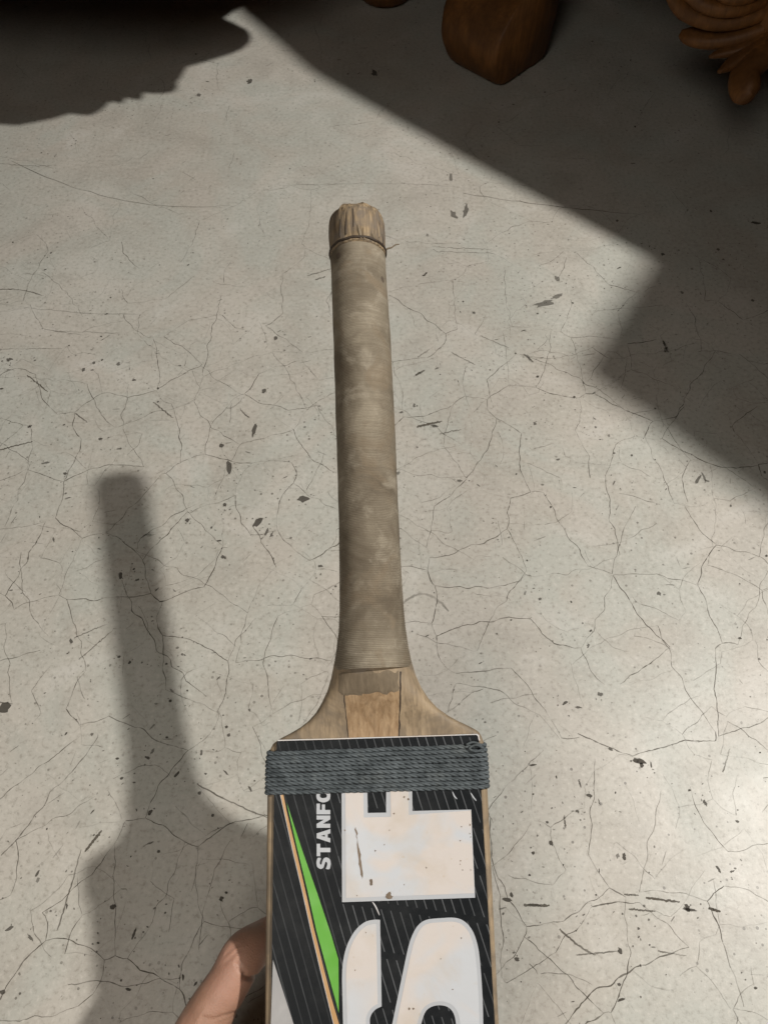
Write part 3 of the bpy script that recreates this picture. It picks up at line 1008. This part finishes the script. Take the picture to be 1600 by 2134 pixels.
# ------------------------------------------------------------------ twine bound round the top of the blade
NT_ = 10
for k in range(NT_):
    f_ = (k + 0.5) / NT_
    yl = face(556, 1566 + (1657 - 1566) * f_)[1]
    yr = face(1017, 1549 + (1644 - 1549) * f_)[1]
    rr = abs(face(785, 1557)[1] - face(785, 1650)[1]) / NT_ / 2 * 1.06
    prev = blade_section((yl + yr) / 2, 240)
    xs = [p[0] for p in prev]
    cx, hw = (max(xs) + min(xs)) / 2, (max(xs) - min(xs)) / 2
    # resample the outline evenly, pushed out by the rope's radius
    loop = [Vector((cx + (p[0] - cx) * (1 + rr * 0.15 / hw), 0, p[2])) for p in prev]
    mz = -0.012
    loop = [Vector((p.x, 0, p.z + (rr * 0.95 if p.z > mz else -rr * 0.9))) for p in loop]
    d = [0]
    for i in range(len(loop)):
        d.append(d[-1] + (loop[(i + 1) % len(loop)] - loop[i]).length)
    tot = d[-1]
    N = 380
    path = []
    for i in range(N):
        s = tot * i / N
        j = min(int(np.searchsorted(d, s, side='right')) - 1, len(loop) - 1)
        u = (s - d[j]) / max(1e-9, d[j + 1] - d[j])
        p = loop[j].lerp(loop[(j + 1) % len(loop)], u)
        tx = (p.x - (cx - hw)) / (2 * hw)
        y = yl + (yr - yl) * tx + 0.00034 * noise.noise(Vector((p.x * 60, p.z * 60, k * 3.1)))
        path.append(Vector((p.x, y, p.z + 0.0002 * noise.noise(Vector((p.x * 80, k * 5.0, 1))))))
    Vv, Ff = [], []
    turns = round(tot / 0.0096)
    off = rng.uniform(0, 6.28)
    for s_ in range(3):
        base = len(Vv)
        for i in range(N):
            t = (path[(i + 1) % N] - path[i - 1]).normalized()
            n1 = Vector((0, 1, 0)) - t * t.y
            n1.normalize()
            n2 = t.cross(n1)
            a = 2 * math.pi * (turns * i / N + s_ / 3) + off
            cc = path[i] + (n1 * math.cos(a) + n2 * math.sin(a)) * rr * 0.47
            for j in range(7):
                b = 2 * math.pi * j / 7
                Vv.append(cc + (n1 * math.cos(b) + n2 * math.sin(b)) * rr * 0.58)
        for i in range(N):
            for j in range(7):
                a0, a1 = base + i * 7, base + ((i + 1) % N) * 7
                Ff.append((a0 + j, a0 + (j + 1) % 7, a1 + (j + 1) % 7, a1 + j))
    new_obj('twine_turn', fix_normals(mesh_from('twine_turn', Vv, Ff)), M['string'], bat)
# the tied-off end at the right
kp = [face(972, 1552, .003), face(985, 1547, .003), face(1000, 1552, .003), face(1004, 1562, .003), face(990, 1566, .003), face(978, 1560, .003), face(992, 1553, .003), face(1008, 1560, .003)]
kp = catmull([(p[0], p[1], 0.0021 + 0.0003 * math.sin(i * 2.1)) for i, p in enumerate(kp)], 6)
tag(new_obj('twine_knot', loft('twine_knot', tube_rings(kp, [0.0006] * len(kp), 8)), M['string'], bat), 'flattened knot where the twine is tied off')


# ------------------------------------------------------------------ the hand behind the blade
def hp(px, py, z):
    p = face(px, py, z)
    return (p[0], p[1], z)


def limb(bm_list, pts, radii, sub=6, sq=0.92):
    P = catmull(pts, sub)
    Rr = [float(r[0]) for r in catmull([(r,) for r in radii], sub)]
    bm_list.append(loft('l', tube_rings(P, Rr, 20, squash=sq, up=(0, 0, 1))))


parts = []
zb = -0.047
# index finger: knuckle, first joint, then behind the blade
limb(parts, [hp(352, 2300, -0.034), hp(396, 2195, -0.028), hp(440, 2108, -0.0265), hp(478, 2045, -0.027), hp(510, 1990, -0.031), hp(552, 1957, -0.0425), hp(610, 1925, -0.049), hp(660, 1905, -0.049), hp(690, 1897, -0.047)],
     [0.0165, 0.0138, 0.0120, 0.0108, 0.0112, 0.0098, 0.0088, 0.0082, 0.0045])
# middle, ring and little finger lie below, behind the blade
limb(parts, [hp(345, 2390, -0.050), hp(410, 2360, -0.050), hp(490, 2290, -0.052), hp(545, 2235, -0.056), hp(620, 2185, -0.056), hp(690, 2155, -0.053), hp(720, 2146, -0.051)], [0.016, 0.0122, 0.0104, 0.0106, 0.009, 0.0082, 0.0045])
limb(parts, [hp(350, 2490, -0.052), hp(420, 2455, -0.054), hp(500, 2390, -0.058), hp(560, 2335, -0.060), hp(640, 2295, -0.058), hp(700, 2275, -0.055), hp(726, 2267, -0.053)], [0.016, 0.0118, 0.0100, 0.0100, 0.0086, 0.0078, 0.0042])
limb(parts, [hp(372, 2580, -0.052), hp(440, 2535, -0.055), hp(510, 2480, -0.058), hp(560, 2435, -0.058), hp(620, 2405, -0.057), hp(660, 2390, -0.055)], [0.0145, 0.0105, 0.0088, 0.0086, 0.0074, 0.004])
# palm, heel of the hand and forearm
limb(parts, [hp(372, 2260, -0.036), hp(345, 2345, -0.042), hp(335, 2440, -0.050), hp(340, 2540, -0.050), hp(330, 2640, -0.048), hp(300, 2780, -0.046), hp(230, 3050, -0.044), hp(120, 3400, -0.04)], [0.014, 0.020, 0.0235, 0.0245, 0.023, 0.024, 0.030, 0.036])
limb(parts, [hp(405, 2360, -0.046), hp(410, 2440, -0.050), hp(390, 2530, -0.050), hp(360, 2620, -0.048)], [0.013, 0.019, 0.021, 0.016])
# thumb comes round the edge on to the face, below the picture
limb(parts, [hp(400, 2520, -0.036), hp(440, 2450, -0.020), hp(490, 2400, -0.004), hp(540, 2370, 0.0095), hp(600, 2345, 0.0105), hp(640, 2330, 0.0095)], [0.019, 0.0165, 0.0125, 0.0108, 0.0102, 0.0055])
bm = bmesh.new()
for m in parts:
    bm.from_mesh(m)
hm = bpy.data.meshes.new('hand')
bm.to_mesh(hm)
bm.free()
tmp = bpy.data.objects.new('tmp', hm)
COL.objects.link(tmp)
rm = tmp.modifiers.new('r', 'REMESH')
rm.mode = 'VOXEL'
rm.voxel_size = 0.0009
sm = tmp.modifiers.new('s', 'SMOOTH')
sm.iterations = 6
sm.factor = 0.5
dg = bpy.context.evaluated_depsgraph_get()
me = bpy.data.meshes.new_from_object(tmp.evaluated_get(dg))
bpy.data.objects.remove(tmp)
# skin creases at the joints
def seg_d(p, a, b):
    ab = b - a
    t = max(0, min(1, (p - a).dot(ab) / ab.length_squared))
    return (p - a - ab * t).length, t


CRE = []
for (pts, z, dep, wid) in (([(492, 2012), (500, 2024), (509, 2036)], -0.0165, 0.0011, 0.0010), ([(424, 2122), (445, 2126), (465, 2121), (488, 2123)], -0.016, 0.0009, 0.0010),
                           ([(420, 2131), (450, 2134), (482, 2130)], -0.016, 0.0005, 0.0009), ([(470, 1992), (480, 1982), (492, 1974)], -0.0195, 0.0004, 0.0008), ([(476, 2000), (487, 1990), (498, 1983)], -0.0195, 0.0004, 0.0008),
                           ([(466, 2010), (474, 2002), (480, 1998)], -0.0195, 0.0003, 0.0008), ([(509, 2036), (517, 2031)], -0.022, 0.001, 0.001), ([(515, 2024), (524, 2032), (536, 2041)], -0.026, 0.0022, 0.0012)):
    q = [Vector(hp(x, y, z)) for (x, y) in pts]
    CRE += [(q[i], q[i + 1], dep, wid) for i in range(len(q) - 1)]
nrm = [v.normal.copy() for v in me.vertices]
cs = [v.co.copy() for v in me.vertices]
for i, p in enumerate(cs):
    if p.z < -0.044 or p.y > 0.02:
        continue
    push = 0.0
    for (a_, b_, dep, wid) in CRE:
        if abs(p.x - a_.x) > 0.012 or abs(p.y - a_.y) > 0.012:
            continue
        qa, qb, qp = Vector((a_.x, a_.y, 0)), Vector((b_.x, b_.y, 0)), Vector((p.x, p.y, 0))
        dd, t = seg_d(qp, qa, qb)
        push = max(push, dep * math.exp(-(dd / wid) ** 2))
    if push > 1e-5:
        me.vertices[i].co = p - nrm[i] * push
me.name = 'hand'
hand = new_obj('hand', me, M['skin'])
hand.matrix_world = bat.matrix_world.copy()
tag(hand, 'bare left hand gripping the bat blade from behind at the left edge', 'hand')

# ------------------------------------------------------------------ the carved sofa at the back right
SO = np.array([0.078, 1.010])
e1 = np.array([0.725, -0.688])
e2 = np.array([0.688, 0.725])
SM = Matrix(((e1[0], e2[0], 0, SO[0]), (e1[1], e2[1], 0, SO[1]), (0, 0, 1, 0), (0, 0, 0, 1)))
sofa = bpy.data.objects.new('carved_sofa', None)
COL.objects.link(sofa)
sofa.matrix_world = SM
tag(sofa, 'dark varnished wooden sofa with block foot and carved leaf pendant at top right', 'sofa')


def sl(p):                            # world -> sofa coordinates
    d = np.array([p[0], p[1]]) - SO
    return np.array([d @ e1, d @ e2])


def slab(name, poly, z0, z1, mat, parent, bev=0.006):
    bm = bmesh.new()
    vs_ = [bm.verts.new((p[0], p[1], z0)) for p in poly]
    f = bm.faces.new(vs_)
    ex = bmesh.ops.extrude_face_region(bm, geom=[f])
    for v in ex['geom']:
        if isinstance(v, bmesh.types.BMVert):
            v.co.z = z1
    bmesh.ops.recalc_face_normals(bm, faces=bm.faces)
    if bev:
        bmesh.ops.bevel(bm, geom=list(bm.edges), offset=bev, segments=2, affect='EDGES', clamp_overlap=True)
    m = bpy.data.meshes.new(name)
    bm.to_mesh(m)
    bm.free()
    return new_obj(name, m, mat, parent, smooth=False)


# front foot: rounded scroll block
def foot_mesh(name, wx, prof_pts, bev=0.004):
    """profile in (depth, height), swept sideways"""
    P = catmull(prof_pts, 5, True)
    rings = []
    for (x, k) in ((0, 0.84), (0.004, 0.93), (0.012, 0.985), (0.022, 1.0), (wx - 0.010, 1.0), (wx - 0.003, 0.985), (wx, 0.95)):
        cy = sum(p[0] for p in P) / len(P)
        cz = sum(p[1] for p in P) / len(P)
        rings.append([(x, cy + (p[0] - cy) * k, max(0.0, cz + (p[1] - cz) * k)) for p in P])
    return loft(name, rings)


FOOT = [(0.010, 0.0), (-0.006, 0.010), (-0.018, 0.036), (-0.014, 0.064), (0.006, 0.086), (0.030, 0.104), (0.044, 0.135), (0.046, 0.20), (0.040, 0.36), (0.105, 0.36), (0.106, 0.20), (0.104, 0.10), (0.096, 0.02), (0.084, 0.0), (0.045, 0.0)]
lg = new_obj('leg', foot_mesh('leg', 0.095, FOOT), M['teak'], sofa)
tag(lg, 'rounded block foot standing on the floor')

front = [sl(caster(px, py, 0.42)) for (px, py) in ((430, -60), (490, 18), (555, 72), (640, 148), (800, 240), (990, 346), (1345, 540))]
a0, a1 = front[2], front[-1]
seat = slab('seat_frame', [(-0.30, front[0][1] + 0.02)] + [tuple(p) for p in front] + [(a1[0] + 0.5, a1[1]), (a1[0] + 0.5, 0.75), (-0.30, 0.75)], 0.36, 0.42, M['teak'], sofa, 0.003)
b0 = sl(caster(1325, 560, 0.62))
b1 = sl(caster(1190, 775, 0.62))
b2 = sl(caster(1600, 1075, 0.62))
dv = (b2 - b1) / np.linalg.norm(b2 - b1)
up_ = (b0 - b1) / np.linalg.norm(b0 - b1)
arm = slab('armrest', [b1, b1 + dv * 0.36, b1 + dv * 0.36 + up_ * 0.8, b1 + up_ * 0.8], 0.57, 0.62, M['teak'], sofa, 0.004)
post = b1 + dv * 0.20 + up_ * 0.09
slab('arm_box', [b1 + dv * 0.05 + up_ * 0.03, b1 + dv * 0.33 + up_ * 0.03, b1 + dv * 0.33 + up_ * 0.72, b1 + dv * 0.05 + up_ * 0.72], 0.04, 0.568, M['teak'], sofa)  # unseen box under the arm, added to block the fill light
slab('arm_foot', [post, post + dv * 0.07, post + dv * 0.07 + up_ * 0.07, post + up_ * 0.07], 0.0, 0.038, M['teak'], sofa)
slab('backrest', [(-0.30, 0.70), (a1[0] + 0.5, 0.70), (a1[0] + 0.5, 0.76), (-0.30, 0.76)], 0.425, 0.95, M['teak'], sofa)
slab('back_rail', [(-0.28, 0.68), (a1[0] + 0.48, 0.68), (a1[0] + 0.48, 0.72), (-0.28, 0.72)], 0.06, 0.355, M['teak'], sofa)
slab('leg', [(-0.28, 0.60), (-0.20, 0.60), (-0.20, 0.675), (-0.28, 0.675)], 0.0, 0.358, M['teak'], sofa)

slab('apron', [(0.10, a0[1] + 0.045), (a1[0] + 0.4, a1[1] + 0.045), (a1[0] + 0.4, a1[1] + 0.075), (0.10, a0[1] + 0.075)], 0.21, 0.358, M['teak'], sofa)
# carved pendant of leaves hanging from the front rail
LZ = 0.135


def lp(px, py, z):
    p = floor_at(px, py, z)
    q = sl(p)
    return (q[0], q[1], z)


def leaf(pts, rad, sq=0.8, groove=0.25, lab=None):
    P = catmull(pts, 6)
    Rr = [float(r[0]) for r in catmull([(r,) for r in rad], 6)]
    o = new_obj('leaf', loft('leaf', tube_rings(P, Rr, 18, squash=sq, up=(-0.5, -0.6, 0.62), groove=groove)), M['teak'], sofa)
    if lab:
        o['label'] = lab
    return o


leaf([lp(1690, -20, .165), lp(1620, 38, .150), lp(1555, 68, .138), lp(1490, 80, .130), lp(1440, 76, .127), lp(1418, 70, .126)], [.017, .0135, .0125, .0115, .0095, .004], lab='long carved leaf curling left')
leaf([lp(1680, 60, .150), lp(1610, 95, .135), lp(1555, 150, .120), lp(1553, 190, .113), lp(1556, 208, .111)], [.022, .0195, .0165, .015, .007], 0.75, 0.12, 'rounded carved leaf tip hanging lowest')
leaf([lp(1600, 85, .138), lp(1540, 102, .128), lp(1500, 112, .123), lp(1478, 119, .121)], [.013, .0085, .0055, .002], 0.8, 0.2)
leaf([lp(1600, 100, .136), lp(1550, 118, .126), lp(1520, 136, .121), lp(1498, 150, .119)], [.014, .0105, .0075, .0025], 0.8, 0.2)
leaf([lp(1396, -14, .17), lp(1425, 22, .155), lp(1480, 45, .148), lp(1540, 44, .150), lp(1600, 22, .158), lp(1660, -20, .17)], [.006, .0085, .0085, .008, .008, .007], 0.9, 0.0, 'curved carved ridge above the leaves')
leaf([lp(1425, -20, .172), lp(1470, 12, .163), lp(1530, 20, .162), lp(1590, 2, .166), lp(1640, -35, .175)], [.006, .0075, .0078, .007, .006], 0.9, 0.0)
leaf([lp(1480, -30, .178), lp(1520, -8, .174), lp(1560, -10, .175), lp(1600, -30, .18)], [.006, .008, .008, .006], 0.9, 0.0)
pb = [lp(1455, 20, .135), lp(1560, 45, .135), lp(1650, 60, .145)]
c3 = lp(1575, 5, .165)
core = [lp(1640, 90, .128), lp(1605, 50, .145), (c3[0] + .01, c3[1] + .03, .165), (c3[0] + .03, c3[1] + .05, .20), (c3[0] + .04, c3[1] + .05, .26), (c3[0] + .04, c3[1] + .05, .355)]
new_obj('pendant_core', loft('pendant_core', tube_rings(catmull(core, 6), [float(r[0]) for r in catmull([(.014,), (.032,), (.045,), (.05,), (.05,), (.045,)], 6)], 22, squash=0.5, up=(-0.6, -0.7, 0.3))), M['teak'], sofa)

# ------------------------------------------------------------------ the low carved tea table at the back left
table = bpy.data.objects.new('tea_table', None)
COL.objects.link(table)
table.location = (-0.35, 1.25, 0)
tag(table, 'low dark carved wooden tea table, one rounded foot peeping in at the top edge', 'table')
TH = 0.20
sh_ = [(0, 255), (40, 248), (80, 240), (112, 230), (135, 233), (155, 234), (172, 227), (187, 216), (196, 205), (208, 206), (222, 209), (228, 203), (230, 196), (242, 199), (262, 202), (266, 194), (268, 186),
       (285, 188), (310, 188), (332, 184), (340, 174), (339, 163), (347, 155), (352, 145), (360, 132), (400, 121), (450, 106), (478, 94), (494, 80), (496, 66), (488, 54), (465, 42), (440, 30)]
poly = [caster(px, py, TH)[:2] - np.array([-0.35, 1.25]) for (px, py) in sh_]  # unseen top, rim outline shaped to cast its shadow on the floor
poly = [tuple(p) for p in poly]
outer = [(-0.30, 0.55), (-0.95, 0.55), (-0.95, -0.36), (-0.30, -0.36)]
tail = [(0.30, -0.17), (0.36, -0.06), (0.40, 0.02), (0.40, 0.55)]
top_o = slab('table_top', poly + tail + outer[:1] + outer[1:3] + [(-0.30, -0.385)], TH - 0.022, TH, M['teak'], table, 0.0)
tag(top_o, 'table top with a carved scalloped rim')


slab('apron', [(-0.90, -0.30), (0.02, -0.30), (0.30, -0.02), (0.30, 0.02), (0.0, -0.26), (-0.90, -0.26)], 0.115, TH - 0.0235, M['teak'], table, 0.002)  # added to keep fill light out from under the table top


def turned_leg(x, y, h, s=1.0):
    rings = []
    for (r, z) in ((0.022, 0), (0.034, 0.004), (0.040, 0.018), (0.040, 0.034), (0.032, 0.050), (0.024, 0.064), (0.024, 0.09), (0.034, 0.12), (0.036, h - 0.03), (0.030, h)):
        rings.append([(x + math.cos(a) * r * s, y + math.sin(a) * r * s, z) for a in np.linspace(0, 2 * math.pi, 29)[:-1]])
    return new_obj('leg', loft('leg', rings), M['teak'], table)


f0 = floor_at(802, 24) - np.array([-0.35, 1.25, 0])
turned_leg(f0[0], f0[1] + 0.036, TH - 0.023)
turned_leg(-0.85, -0.20, TH - 0.023)
turned_leg(-0.85, 0.45, TH - 0.023)
turned_leg(0.30, 0.47, TH - 0.023)
